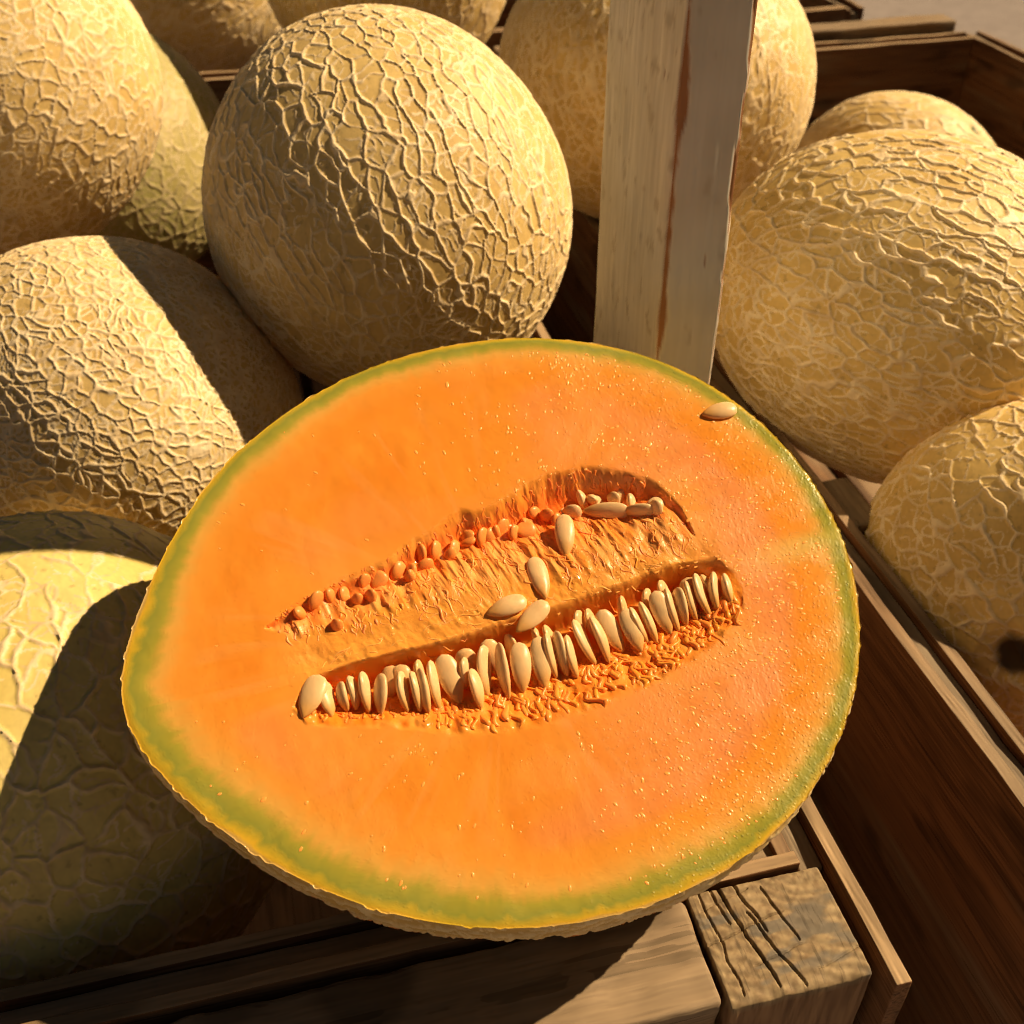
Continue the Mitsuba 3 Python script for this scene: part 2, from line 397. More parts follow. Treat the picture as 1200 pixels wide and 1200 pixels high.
def net(P, semi, cell, stretch, width, height, seed, cover=0.5, fine=0.5):
    """Height in mm and cork amount 0..1 of the net at the points P (mm, x along the melon's axis) of an ellipsoid with these semi-axes."""
    rng = np.random.default_rng(seed)
    warp = np.stack([fb(P, 16, 3, seed + k) - .5 for k in (1, 2, 3)], -1) * 9 + np.stack([fb(P, 4.0, 2, seed + k) - .5 for k in (4, 5, 6)], -1) * 1.7
    Q = P + warp
    h, cork = np.zeros(len(P)), np.zeros(len(P))
    for layer, (cs, st, wd, ht) in enumerate(((cell, stretch, width, height), (cell * 0.52, 1.0 + (stretch - 1) * 0.35, width * 0.72, height * 0.62 * fine))):
        S = np.array([1 / st, 1, 1])
        e = np.asarray(semi) * S
        area = 4 * math.pi * (((e[0] * e[1]) ** 1.6 + (e[0] * e[2]) ** 1.6 + (e[1] * e[2]) ** 1.6) / 3) ** (1 / 1.6)
        n = int(area / cs ** 2)
        pts = fib(n) * e + rng.normal(size=(n, 3)) * cs * 0.36
        tree = cKDTree(pts)
        d, i = tree.query(Q * S, k=3, workers=-1)
        dv = pts[i[:, 1]] - pts[i[:, 0]]
        gap = np.linalg.norm(dv, axis=1)
        lengthwise = 1 - sstep(.35, .85, np.abs(dv[:, 0]) / np.maximum(gap, 1e-6)) * (0.5 if stretch > 1.4 else 0.15)   # ridges along the melon stand higher than the links across
        edge = (d[:, 1] ** 2 - d[:, 0] ** 2) / (2 * np.maximum(gap, 1e-6))
        key = np.minimum(i[:, 0], i[:, 1]) * 73856093 ^ np.maximum(i[:, 0], i[:, 1]) * 19349663
        rnd = ((key & 0xFFFFFF) * 2654435761 % 65536) / 65536.0                # each ridge its own strength
        amp = sstep(0.0, 0.35, cover - 0.42 * layer + 0.55 - rnd + (fb(P, 24, 2, seed + 20 + layer) - .5) * 1.7)
        w = wd * (0.65 + 0.7 * fb(P, 8, 2, seed + 30 + layer)) * (0.6 + 0.4 * amp) * (0.8 + 0.5 * rnd) * (.4 + .6 * lengthwise)
        prof = np.exp(-(edge / (w * .92)) ** 2 * (1 + .6 * (edge / w) ** 2))
        split = 1 - 0.22 * np.exp(-(edge / (w * 0.22)) ** 2) * (rnd > 0.45)        # a seam along some ridges
        hh = ht * amp * prof * split * (0.75 + 0.5 * rnd) * lengthwise
        h = np.maximum(h, hh) + 0.25 * np.minimum(h, hh)
        cork = np.maximum(cork, sstep(0.05, 0.45, amp * prof))
    h += (fb(P, 1.4, 2, seed + 40) - .5) * 0.16 * (0.4 + cork)
    return h, cork


def front_template(n_front, cap=90.0):
    """Points on the unit sphere, dense within cap degrees of +z and sparse behind, with their hull's triangles."""
    z0 = math.cos(math.radians(cap))
    a = fib(int(n_front * 2 / (1 - z0)))
    a = a[a[:, 2] > z0]
    b = fib(5000)
    b = b[b[:, 2] < z0 - 0.02]
    P = np.vstack([a, b])
    H = ConvexHull(P)
    F = H.simplices
    nrm = np.cross(P[F[:, 1]] - P[F[:, 0]], P[F[:, 2]] - P[F[:, 0]])
    flip = (nrm * P[F].mean(1)).sum(1) < 0
    F[flip] = F[flip][:, ::-1]
    return P, F


TEMPLATES = {}


def frame(z):
    z = z / np.linalg.norm(z)
    x = np.cross([0.3, 0.9, 0.1], z)
    x /= np.linalg.norm(x)
    return np.stack([x, np.cross(z, x), z], 1)


def melon(label, centre, semi, axis_cam, dense, cell, stretch, width, height, seed, skin, cork_c, cover=0.5, fine=0.5, dents=(), green=0.0, group='whole netted melons'):
    """semi in mm (along, across, across); axis_cam: the melon's long axis as (right, up, towards the camera)."""
    key = thing('netted_melon', label, 'melon', group)
    c = np.asarray(centre, float)
    if dense not in TEMPLATES:
        TEMPLATES[dense] = front_template(dense)
    S, F = TEMPLATES[dense]
    D = S @ frame(EYE - c).T                                                # finest where the melon can be seen
    a = axis_cam[0] * CR + axis_cam[1] * CU - axis_cam[2] * CF
    B = frame(a)[:, [2, 0, 1]]                                              # columns: long axis, two across
    L = D @ B                                                               # local directions
    e = np.asarray(semi, float)
    rad = 1 / np.linalg.norm(L / e, axis=1)                                 # along the direction to the ellipsoid
    P = L * rad[:, None]
    N = P / e ** 2
    N /= np.linalg.norm(N, axis=1, keepdims=True)
    low = (fb(P, 60, 2, seed + 60) - .5) * 5.0
    h, cork = net(P, e, cell, stretch, width, height, seed, cover, fine)
    V = P + N * (low + h)[:, None]
    base = lerp(skin[0], skin[1], sstep(.3, .7, fb(P, 25, 3, seed + 70)))
    base = lerp(base, (0.34, 0.34, 0.11), green * sstep(.35, .65, fb(P, 40, 2, seed + 71)))
    cc = lerp(cork_c[0], cork_c[1], sstep(.3, .7, fb(P, 5, 3, seed + 72)))
    col = lerp(base, (1, 1, 1), np.zeros(len(base))) * (1 - cork[:, None] * .9) + cc * cork[:, None] * .9
    speck = sstep(.70, .78, fb(P, 2.0, 2, seed + 73)) * (1 - cork)
    col = col * (1 - 0.25 * speck[:, None])
    dirt = sstep(.58, .72, fb(P, 14, 4, seed + 74)) * 0.30                      # handling dirt and rubbed spots
    col = lerp(col, np.array([0.30, 0.20, 0.10]), dirt * .6)
    col *= (0.90 + 0.2 * fb(P, 1.1, 2, seed + 75))[:, None]
    for (dirn, size, depth, dark) in dents:                                 # the scar at an end: a dimple with its own colour
        d = dirn[0] * CR + dirn[1] * CU - dirn[2] * CF
        d = d / np.linalg.norm(d)
        ang = np.arccos(np.clip(D @ d, -1, 1)) * rad + (fb(P, 5, 2, seed + 80) - .5) * size * .5
        m = np.exp(-(ang / size) ** 2)
        V -= N * (m * depth)[:, None]
        ring = np.exp(-((ang - size * 1.25) / (size * .35)) ** 2)
        V += N * (ring * depth * .25)[:, None]
        col = col * (1 - sstep(.35, .75, m))[:, None] + np.asarray(dark) * sstep(.35, .75, m)[:, None]
    W = c + (V @ B.T) / 1000
    obj('rind', (W, F), 'rind_skin', key, smooth=True, color=np.clip(col, 0, 1))
    return key


SK = ((0.62, 0.435, 0.16), (0.73, 0.54, 0.22))
CK = ((0.75, 0.59, 0.36), (0.88, 0.75, 0.52))
SKG = ((0.62, 0.43, 0.14), (0.74, 0.54, 0.205))
HUGE, BIG, SMALL = 165000, 95000, 50000
melon('large round netted melon behind the cut melon, half in shadow', (-.0485, .4170, .4045), (74, 70, 70), (-.40, .9, .15), HUGE, 5.3, 1.9, .52, .68, 11, SK, CK, .66, .5)
melon('rough melon at the left edge halfway down with fine dense netting', (-.1575, .3709, .3395), (77, 68, 68), (.75, -.35, .4), HUGE, 4.2, 1.3, .54, .54, 12, SK, CK, .85, .5)
melon('smooth yellow melon at lower left with sparse thin netting', (-.1420, .221, .308), (80, 77, 77), (.5, -.5, .6), BIG * 1.25, 7.4, 1.5, .55, .75, 13, ((0.58, 0.465, 0.145), (0.68, 0.56, 0.21)), ((0.60, 0.46, 0.26), (0.76, 0.62, 0.40)), .52, .4)
melon('large lit melon in the right crate beside the white post', (.161, .405, .366), (84, 68, 68), (.9, -.4, .1), HUGE, 5.8, 2.1, .54, .85, 14, SKG, CK, .62, .5)
melon('melon at the right edge with a dark scar low on its side', (.195, .302, .312), (71, 66, 66), (.2, -.5, .85), BIG, 6.4, 1.5, .58, .7, 15, SKG, CK, .5, .45,
      dents=(((-0.55, -0.31, 0.78), 8.5, 3.0, (0.06, 0.035, 0.016)),))
melon('coarsely netted melon in the upper left corner', (-.242, .53, .408), (82, 70, 70), (.7, .5, .5), SMALL * 1.5, 5.4, 1.6, .60, .66, 16, SK, CK, .68, .6)
melon('greenish melon half hidden behind the upper left one', (-.255, .69, .328), (86, 76, 76), (.5, -.75, .3), SMALL, 6.5, 2.2, .7, .7, 17, ((0.40, 0.34, 0.12), (0.5, 0.42, 0.17)), ((0.44, 0.38, 0.20), (0.56, 0.47, 0.27)), .62, .5, green=.6)
melon('melon cut off by the top edge of the photo, left of centre', (-.265, .955, .375), (92, 85, 85), (.8, .5, .2), SMALL, 8.5, 1.8, .9, .85, 18, SK, CK, .62, .4)
melon('shaded melon at the top edge behind the large round one', (-.080, .775, .427), (84, 80, 80), (.2, .9, .3), SMALL, 8.5, 1.9, .85, .8, 19, SK, CK, .6, .5)
melon('golden melon directly behind the white post, lit on its right side', (.0737, .5945, .399), (72, 82, 82), (.1, .95, .2), SMALL * 1.3, 5.8, 2.0, .7, .65, 20, SK, CK, .6, .5)
melon('melon deep in the right crate, only its top showing above the big lit one', (.243, .695, .300), (69, 62, 62), (.93, -.1, .3), SMALL, 8.0, 1.9, .8, .8, 21, SK, CK, .6, .4,
      dents=(((0.58, 0.38, 0.72), 5.0, 2.2, (0.08, 0.10, 0.02)),))

# ------------------------------------------------------------------ the cut melon
FC = np.array([-0.00503, 0.18811, 0.39602])
FN = np.array([0.05, -0.42, 0.906])
FN /= np.linalg.norm(FN)
FX = np.array([0.96117, 0.26677, 0.07062])
FX -= FN * (FX @ FN)
FX /= np.linalg.norm(FX)
FY = np.cross(FN, FX)


def place(P):
    P = np.asarray(P, float) / 1000
    return FC + P[:, :1] * FX + P[:, 1:2] * FY + P[:, 2:3] * FN


OUT = [(-85.9, 3.6), (-84.3, 12.5), (-80.9, 21.2), (-76.7, 30.0), (-72.3, 38.0), (-67.1, 46.1), (-59.6, 55.1), (-52.1, 62.0), (-43.6, 67.6), (-33.8, 73.7), (-22.7, 78.5), (-11.7, 82.0), (0.2, 83.3),
       (14.3, 83.0), (28.1, 81.1), (39.5, 78.6), (50.4, 74.5), (60.8, 68.8), (70.3, 60.7), (78.8, 50.7), (84.8, 40.9), (89.1, 30.5), (91.7, 19.3), (92.5, 10.2), (92.3, 1.6), (90.8, -8.8), (88.0, -19.7),
       (83.1, -29.5), (76.9, -38.7), (70.7, -45.3), (63.7, -51.6), (56.4, -56.5), (47.5, -60.8), (39.3, -63.8), (28.4, -66.3), (16.2, -67.9), (4.9, -67.4), (-6.0, -66.0), (-16.3, -63.3), (-26.5, -59.8),
       (-36.3, -55.2), (-46.0, -49.5), (-55.4, -41.9), (-63.0, -34.0), (-69.8, -25.2), (-75.0, -17.1), (-79.0, -12.2), (-82.0, -7.4), (-84.5, -2.2)]
UT = [(-50.3, 15.4), (-42.9, 19.4), (-31.0, 22.3), (-20.1, 24.6), (-8.4, 29.1), (1.0, 31.8), (9.8, 31.8), (19.3, 33.9), (26.7, 36.3), (35.8, 36.0), (44.2, 33.7), (51.7, 28.7), (55.2, 22.2), (56.2, 13)]
UB = [(-50.3, 15.4), (-44.6, 10.2), (-33.7, 9.5), (-23.4, 9.9), (-13.0, 10.1), (-2.4, 10.7), (7.9, 9.4), (18.3, 8.1), (29.0, 7.7), (40.3, 8.5), (49.8, 10.1), (55.5, 12.3), (56.2, 12.9)]
LT = [(-48.0, -5.6), (-45, -1.5), (-41.6, 0.1), (-36.5, 0.9), (-25.4, 1.2), (-11.3, 0.6), (-2.9, 1.0), (5.7, 1.8), (16.5, 2.2), (27.6, 3.4), (41.3, 5.0), (50.3, 5.6), (59.3, 5.0), (62.0, 1.0), (62.6, -4)]
LB = [(-48.0, -5.7), (-45.6, -10.2), (-38.3, -13.0), (-25.5, -16.6), (-12.9, -21.8), (-1.7, -24.6), (8.4, -24.6), (23.1, -23.5), (36.4, -21.5), (48.7, -17.2), (56.5, -13.7), (60.5, -10.0), (62.6, -4.1)]
CUT = thing('cut_melon', 'halved melon with bright orange flesh facing up, resting on the crate corner', 'melon')


def outline(n):
    o = np.array(OUT + OUT[:1])
    tck, _ = splprep(o.T, s=8.0, per=True)
    x, y = splev(np.linspace(0, 1, 4001), tck)
    s = np.concatenate([[0], np.cumsum(np.hypot(np.diff(x), np.diff(y)))])
    q = np.linspace(0, s[-1], n, endpoint=False)
    return np.stack([np.interp(q, s, x), np.interp(q, s, y)], -1)[::-1]      # counter-clockwise


def trench(x, y, top, bot, rough, seed):
    """t across a seed trench: 0 at its top edge, 1 at its bottom edge, outside below 0 or above 1."""
    top, bot = np.array(top), np.array(bot)
    p = np.stack([x, y, 0 * x], -1)
    n1 = (fb(p * [1, .12, 1], 4.5, 4, seed) - .5) * 2 * rough
    n2 = (fb(p * [1, .3, 1], 3.5, 3, seed + 1) - .5) * 2 * rough
    a = np.interp(x, top[:, 0], top[:, 1]) + n1
    b = np.interp(x, bot[:, 0], bot[:, 1]) + n2 * 2.2
    inside = (x > top[0, 0]) & (x < top[-1, 0])
    t = np.where(inside, (a - y) / np.maximum(a - b, 0.4), -9)
    return t, np.maximum(a - b, 0.05), inside


def cut_height(x, y):
    """Height in mm of the cut over its plane, and the cavity masks."""
    p = np.stack([x, y, 0 * x], -1)
    z = (fb(p, 30, 2, 101) - .5) * 1.0 + (fb(p * [1, .6, 1], 5, 3, 102) - .5) * 0.28
    band = np.exp(-((y - 5.5 - 0.02 * x) / 6.0) ** 2) * sstep(-50, -40, x) * sstep(62, 52, x)
    z = z - 0.7 * band
    z += band * ((fb(np.stack([x * .8 + .3 * y, y * .35, 0 * x], -1), 1.4, 3, 105) - .5) * 0.8 + (fb(p * [.22, 1, 1], 1.6, 3, 103) - .5) * 0.55 + (fb(p * [.5, 1, 1], 4, 2, 104) - .5) * 1.2)
    tu, wu, iu = trench(x, y, UT, UB, 0.95, 110)
    du = 1.5 + 5.0 * sstep(-52, 30, x) * sstep(57, 36, x) + 2.0 * sstep(56, 44, x) * (fb(p, 8, 2, 111) - .5)
    inu = iu & (tu > 0) & (tu < 1)
    wall = sstep(-.10, np.clip(4.2 / wu, .14, .5), tu + (fb(p * [1, .5, 1], 2.8, 3, 114) - .5) * .07)
    tt = np.clip(tu, 0, 1)
    zu = -du * wall * (1 - sstep(0.12, 0.98, tt) ** 0.75)
    fibre = (fb(np.stack([x * 1.0 + 0.25 * y, y * 0.16, 0 * x], -1), 1.5, 3, 112) - .5) * 2.6 + (fb(p * [1, .5, 1], 3.4, 2, 113) - .5) * 2.2
    zu += fibre * np.sin(np.pi * tt) ** .6 * 0.9
    z = z + np.where(iu & (tu > -.18) & (tu < 1), zu, 0)
    tl, wl, il = trench(x, y, LT, LB, 0.35, 120)
    dl = 9.0 * sstep(-49, -34, x) * sstep(63, 48, x)
    inl = il & (tl > 0) & (tl < 1)
    wall = sstep(-.07, .12, tl)
    tt = np.clip(tl, 0, 1)
    zl = -dl * wall * (1 - 0.60 * sstep(.22, .6, tt) - 0.40 * sstep(.55, 1.0, tt))
    zl += ((fb(p * [1, .6, 1], 2.6, 2, 122) - .5) * 2.0) * sstep(.3, .55, tt) * sstep(1, .9, tt)
    z = z + np.where(il & (tl > -.07) & (tl < 1), zl, 0)
    return z, np.where(inu, tu, -1), np.where(inl, tl, -1), band


def build_cut():
    n = 1100
    o = outline(n)
    c = np.array([4.0, 3.0])
    # rind: a netted half ellipsoid hanging from the outline
    m = 80
    ph = np.linspace(0, np.pi / 2, m)
    P = np.concatenate([np.c_[c + (o - c) * ((np.cos(f) ** 0.94 + .065 * np.sin(2 * f)) if f < np.pi / 2 - 1e-6 else 0.0), np.full(n, -71.0 * np.sin(f))] for f in ph])
    idx = np.arange(n * m).reshape(m, n)
    nx = np.roll(idx, -1, axis=1)
    q = np.stack([idx[:-1], idx[1:], nx[1:], nx[:-1]], -1).reshape(-1, 4)
    F = np.vstack([q[:, [0, 1, 2]], q[:, [0, 2, 3]]])
    N = normals(P, F)
    if (N * (P - [c[0], c[1], -20])).sum(1).mean() < 0:
        F = F[:, ::-1]
        N = -N
    N[:n, 2] = 0
    N[:n] /= np.linalg.norm(N[:n], axis=1, keepdims=True)
    h, cork = net(P, (88, 76, 73), 6.0, 1.6, .7, 1.0, 31, .68, .6)
    h = h * np.repeat(.5 + .5 * sstep(0, .25, ph), n)
    P = P + N * (h - 0.6)[:, None]
    col = lerp((0.48, 0.32, 0.10), (0.60, 0.48, 0.26), cork)
    col *= (0.8 + 0.4 * fb(P, 6, 3, 33))[:, None]
    obj('rind', (place(P), F), 'rind_skin', CUT, smooth=True, color=np.clip(col, 0, 1))
    # the cut face
    ring = P[:n, :2]
    s = np.concatenate([[0.0008], np.linspace(0.004, 0.965, 250), np.linspace(0.9675, 1.0, 14)])
    k = len(s)
    X = (c + (ring - c) * s[:, None, None]).reshape(-1, 2)
    x, y = X[:, 0], X[:, 1]
    z, tu, tl, band = cut_height(x, y)
    tree = cKDTree(outline(6000))
    d = tree.query(X, workers=-1)[0]
    rr = np.repeat(s, n)
    z = z * sstep(0, 2.5, d)
    z -= 0.45 * np.exp(-d / 0.5)
    z[rr > 0.9999] = P[:n, 2]
    idx = np.arange(n * k).reshape(k, n)
    nx = np.roll(idx, -1, axis=1)
    q = np.stack([idx[:-1], nx[:-1], nx[1:], idx[1:]], -1).reshape(-1, 4)
    F2 = np.vstack([q[:, [0, 1, 2]], q[:, [0, 2, 3]]])
    F2 = np.flip(F2, 1) if np.cross(np.r_[X[n * 50 + 0] - X[n * 51], 0], np.r_[X[n * 51 + 1] - X[n * 51], 0])[2] > 0 else F2
    p3 = np.stack([x, y, 0 * x], -1)
    nz = fb(p3, 12, 3, 130) - .5
    th = np.arctan2(y - 3, x - 4)
    # the green layer under the rind is wider at the blossom end and along the lower side
    wide = 0.92 + 0.60 * np.exp(-((th + 2.25) / 0.85) ** 2) + 0.60 * np.exp(-((np.abs(th) - np.pi) / 0.5) ** 2) + .25 * np.exp(-((th + 1.1) / .6) ** 2)
    ring = np.stack([np.cos(th) * 4, np.sin(th) * 4, d * .02], -1)
    wide = wide * (.72 + .5 * fb(ring * 10, 9, 3, 151))
    fibrous = fb(np.stack([np.cos(th) * 60, np.sin(th) * 60, d * .25], -1), 1.6, 3, 152) - .5
    dd = d / wide + nz * 1.6 + fibrous * 2.2 * sstep(1.0, 3.0, d)
    stops = np.array([0.0, .3, .6, 1.1, 2.3, 4.1, 6.3, 9.4, 15.0])
    cols = np.array([(.60, .42, .17), (.66, .42, .10), (.74, .46, .035), (.58, .42, .035), (.31, .32, .05), (.42, .37, .05), (.80, .43, .085), (.90, .36, .05), (.90, .315, .034)])
    col = np.stack([np.interp(dd, stops, cols[:, j]) for j in range(3)], -1)
    deep = sstep(14, 20, d)
    streak = fb(p3 * [1, .45, 1], 4.5, 3, 131)
    col = col * (1 + (streak - .5)[:, None] * np.array([.08, .42, .8]) * deep[:, None])
    blush = sstep(.5, .72, fb(p3, 28, 2, 133)) * deep                          # pinker patches
    col = lerp(col, (.90, .30, .10), blush * .45)
    side = sstep(-5, 75, x - .3 * y)                                            # pinkish glare of the right side, put into the flesh colour
    col = lerp(col, (.90, .32, .115), side * .75 * deep)
    ray = fb(np.stack([th * 16, d * .035, 0 * d], -1) * 6, 6, 3, 150)             # pale fibres running out to the rind
    col = lerp(col, (.93, .46, .15), sstep(.5, .8, ray) * .22 * deep)
    # paler vein that runs to the stem
    vein = np.exp(-((y - 3.6 - (fb(p3, 14, 2, 134) - .5) * 5 + .05 * (90 - x)) / (1.8 + .12 * np.abs(90 - x))) ** 2) * sstep(55, 88, x)
    col = lerp(col, (.52, .47, .09), np.clip(vein * .85 * sstep(62, 86, x) + .0, 0, 1))
    col = lerp(col, (.94, .54, .17), np.clip(vein * .85 * sstep(92, 76, x), 0, 1))
    # paler flesh round the seed trenches, redder inside
    core = np.exp(-(np.maximum(np.abs(y - 4 - .02 * x) - 22, 0) / 5) ** 2 - (np.maximum(np.abs(x - 6) - 52, 0) / 5) ** 2)
    col = lerp(col, (.94, .40, .06), core * .5)
    col = lerp(col, (.95, .40, .065), np.clip(band * 1.1, 0, 1) * (.5 + .5 * sstep(.35, .6, fb(p3 * [.35, 1, 1], 5, 3, 135))))
    inn = (tu >= 0) | (tl >= 0)
    fib_c = lerp((.93, .29, .04), (.96, .43, .11), sstep(.3, .7, fb(np.stack([x + .25 * y, y * .2, 0 * x], -1), 1.9, 3, 136)))
    fib_c = lerp(fib_c, (.90, .20, .022), sstep(.55, .05, tu + (streak - .5) * .4) * .85)      # deepest orange along the hollow's upper edge
    fib_l = lerp((.92, .25, .02), (.95, .36, .05), sstep(.3, .7, fb(p3, 3, 3, 137)))
    fu = np.where(tu >= 0, sstep(0, .10, tu) * sstep(1.0, .72, tu + (streak - .5) * .5), 0)
    fl = np.where(tl >= 0, sstep(0, .08, tl) * sstep(1.0, .9, tl), 0)
    col = lerp(col, (1, 1, 1), 0 * fu) * (1 - np.maximum(fu, fl))[:, None] + fib_c * fu[:, None] + fib_l * np.where(fu > 0, 0, fl)[:, None]
    obj('flesh', (place(np.c_[x, y, z]), F2), 'flesh_cut', CUT, smooth=True, color=np.clip(col, 0, 1), uv=X)


build_cut()


def seed_mesh(base, tip, width, zb, zt, rng, lift=0.0):
    """A flat pointed seed from base (the pointed end) to tip, in mm on the cut; width tells how far it is turned on edge."""
    b, t = np.array([base[0], base[1], zb]), np.array([tip[0], tip[1], zt])
    a = t - b
    L = np.linalg.norm(a)
    a /= L
    W, H = max(5.3, width * 1.14), 2.5
    if width < 4.2:
        width = max(width, 2.9)
        c2 = np.clip((width ** 2 - H ** 2) / (W ** 2 - H ** 2), 0, 1)
        psi = math.acos(math.sqrt(c2)) * (1 if rng.random() < .15 else -1)
    else:
        psi = rng.uniform(-.15, .15)
    zc = np.array([0, 0, 1.0])
    s = np.cross(a, zc)
    s /= np.linalg.norm(s)
    up = np.cross(s, a)
    s, up = s * math.cos(psi) + up * math.sin(psi), up * math.cos(psi) - s * math.sin(psi)
    nu, nv = 22, 20
    u = np.linspace(0, 1, nu)
    v = np.linspace(0, 2 * np.pi, nv, endpoint=False)
    wprof = np.sqrt(np.clip(1 - (2 * u - 1) ** 2, 0, 1)) ** 0.92 * (0.66 + 0.50 * u) * (1 - 0.3 * np.exp(-((u - .02) / .14) ** 2))
    hprof = np.sqrt(np.clip(1 - (2 * u - 1) ** 2, 0, 1)) * (0.9 + 0.2 * u)
    bend = rng.uniform(-.5, .5)
    P = []
    for i in range(nu):
        cv, sv = np.cos(v), np.sin(v)
        rim = np.sign(sv) * np.abs(sv) ** 1.15
        q = b + a * L * u[i] + up * bend * (np.sin(np.pi * u[i]))
        P.append(q + np.outer(W / 2 * wprof[i] * cv, s) + np.outer(H / 2 * hprof[i] * rim, up))
    P = np.vstack(P)
    P += ((fb(P, 2.5, 2, int(rng.integers(0, 99)))[:, None] - .5) * .22) * up
    idx = np.arange(nu * nv).reshape(nu, nv)
    nx = np.roll(idx, -1, axis=1)
    q = np.stack([idx[:-1], nx[:-1], nx[1:], idx[1:]], -1).reshape(-1, 4)
    uu = np.repeat(u, nv)
    col = lerp((.74, .39, .10), (.83, .58, .29), sstep(.05, .55, uu)) * (0.9 + .2 * fb(P, 2, 2, 5))[:, None]
    return P, np.vstack([q[:, [0, 1, 2]], q[:, [0, 2, 3]]]), col


ROW = [(-46.2, -8.4, -40.5, 0.9, 5.4), (-39.9, -9.3, -40.1, -0.3, 4.0), (-36.1, -8.6, -36.4, -1.5, 1.8), (-34.2, -8.7, -34.2, -0.7, 2.2), (-31.5, -10.3, -31.0, -0.7, 2.0), (-29.1, -11.7, -27.0, -2.2, 3.6),
       (-22.9, -12.5, -22.4, -2.6, 2.0), (-20.3, -13.2, -20.0, -3.6, 1.6), (-18.4, -14.2, -18.1, -3.3, 1.8), (-15.8, -13.6, -15.1, -1.9, 2.2), (-10.7, -13.3, -12.3, -1.2, 5.2), (-6.6, -16.1, -6.5, -6.4, 3.4),
       (-8.7, -9.6, -7.5, -3.1, 1.8), (-4.1, -13.4, -2.1, -1.4, 3.8), (0.5, -15.2, 1.4, -1.9, 2.8), (4.0, -14.7, 6.0, -3.1, 4.6), (9.2, -15.0, 11.0, -2.7, 4.2), (12.7, -13.1, 13.0, -2.3, 1.6),
       (15.3, -13.4, 15.3, -2.4, 2.2), (17.3, -14.4, 17.6, -3.9, 1.4), (22.6, -12.3, 20.3, -0.6, 3.6), (25.8, -12.7, 24.5, -0.8, 3.2), (30.1, -10.8, 27.1, -0.1, 4.4), (34.1, -12.2, 33.0, -1.4, 4.6),
       (36.5, -10.2, 34.4, -1.1, 1.6), (38.6, -10.8, 37.4, -0.1, 2.0), (42.5, -9.6, 41.5, 1.2, 4.4), (44.8, -9.3, 44.8, 1.7, 2.8), (47.1, -8.5, 47.4, 1.0, 1.6), (49.9, -7.9, 50.1, 2.2, 2.4),
       (53.0, -7.8, 52.9, 3.4, 3.4), (55.1, -7.0, 57.6, 2.6, 2.2), (58.8, -6.6, 60.1, 1.5, 1.8)]
UPPER_MORE = 24
UPPER = [(31.9, 28.2, 43.3, 24.3, 4.0), (41.4, 25.2, 49.1, 22.3, 2.8), (27.1, 29.9, 31.8, 27.7, 3.2), (39.9, 31.2, 41.8, 27.7, 1.8), (48.4, 24.5, 50.6, 21.4, 2.4), (13.6, 26.4, 19.2, 27.4, 4.4),
         (-0.5, 26.2, 3.5, 28.0, 3.6), (3.9, 24.6, 6.9, 29.1, 2.0), (7.5, 27.5, 10.1, 28.8, 1.6), (-13.0, 22.3, -8.2, 22.7, 2.8), (-16.1, 19.8, -13.3, 20.9, 1.8), (-26.0, 18.7, -24.1, 15.9, 2.0),
         (-29.3, 18.6, -27.1, 16.5, 1.8), (-35.4, 13.0, -33.0, 10.8, 1.8), (-5.4, 23.6, -2.0, 24.6, 1.8), (21.5, 31.0, 24.5, 28.5, 3.0), (34.5, 32.5, 37.0, 29.8, 2.6)]
LOOSE = [(23.5, 15.2, 26.5, 27.3, 4.4, 'upright loose seed lying highest on the pulp, below the seed hollow'), (15.4, 5.7, 15.7, 17.7, 4.4, 'upright loose seed just above the two crossing seeds'),
         (0.4, 5.5, 10.8, 6.8, 3.6, 'level loose seed, the left one of the two that meet at their ends'), (6.1, -0.5, 15.6, 5.1, 3.8, 'slanting loose seed, the right one of the two that meet at their ends'),
         (70.0, 45.4, 79.9, 45.2, 3.4, 'single loose seed far from the others near the upper right rim')]


def zat(x, y):
    return float(cut_height(np.array([x], float), np.array([y], float))[0][0])


rng = np.random.default_rng(5)
for (x0, y0, x1, y1, w) in ROW:
    P, F, col = seed_mesh((x0, y0), (x1, y1), w, zat(x0, y0) + .2, -.6 + rng.uniform(-.8, .5), rng)
    obj('seed', (place(P), F), 'seed_coat', CUT, smooth=True, color=col)
for (x0, y0, x1, y1, w) in UPPER:
    za, zb = zat(x0, y0), zat(x1, y1)
    P, F, col = seed_mesh((x0, y0), (x1, y1), w, za + (.9 if x0 > 12 else .1), zb + (.9 if x0 > 12 else .3), rng)
    col = col if x0 > 25 else col * np.array([1.06, .58, .26])                    # still under a skin of pulp
    obj('seed', (place(P), F), 'seed_coat', CUT, smooth=True, color=col)
for i in range(UPPER_MORE):                                                     # more of them half sunk along the hollow's upper wall
    xs = -44 + 96 * (i + rng.uniform(.2, .8)) / UPPER_MORE
    ya, yb = np.interp(xs, *np.array(UT).T), np.interp(xs, *np.array(UB).T)
    t0 = rng.uniform(.10, .30)
    ys = ya * (1 - t0) + yb * t0
    ln, an = rng.uniform(3.5, 6.5), rng.normal() * .5 + 1.2
    q = (xs - math.cos(an) * ln / 2, ys - math.sin(an) * ln / 2, xs + math.cos(an) * ln / 2, ys + math.sin(an) * ln / 2)
    P, F, col = seed_mesh(q[:2], q[2:], rng.uniform(2, 4.6), zat(xs, ys) + rng.uniform(-1.3, -.3), zat(xs, ys) + rng.uniform(-.8, .8), rng)
    obj('seed', (place(P), F), 'seed_coat', CUT, smooth=True, color=col * (np.array([1.06, .60, .28]) if xs < 28 else 1.0))
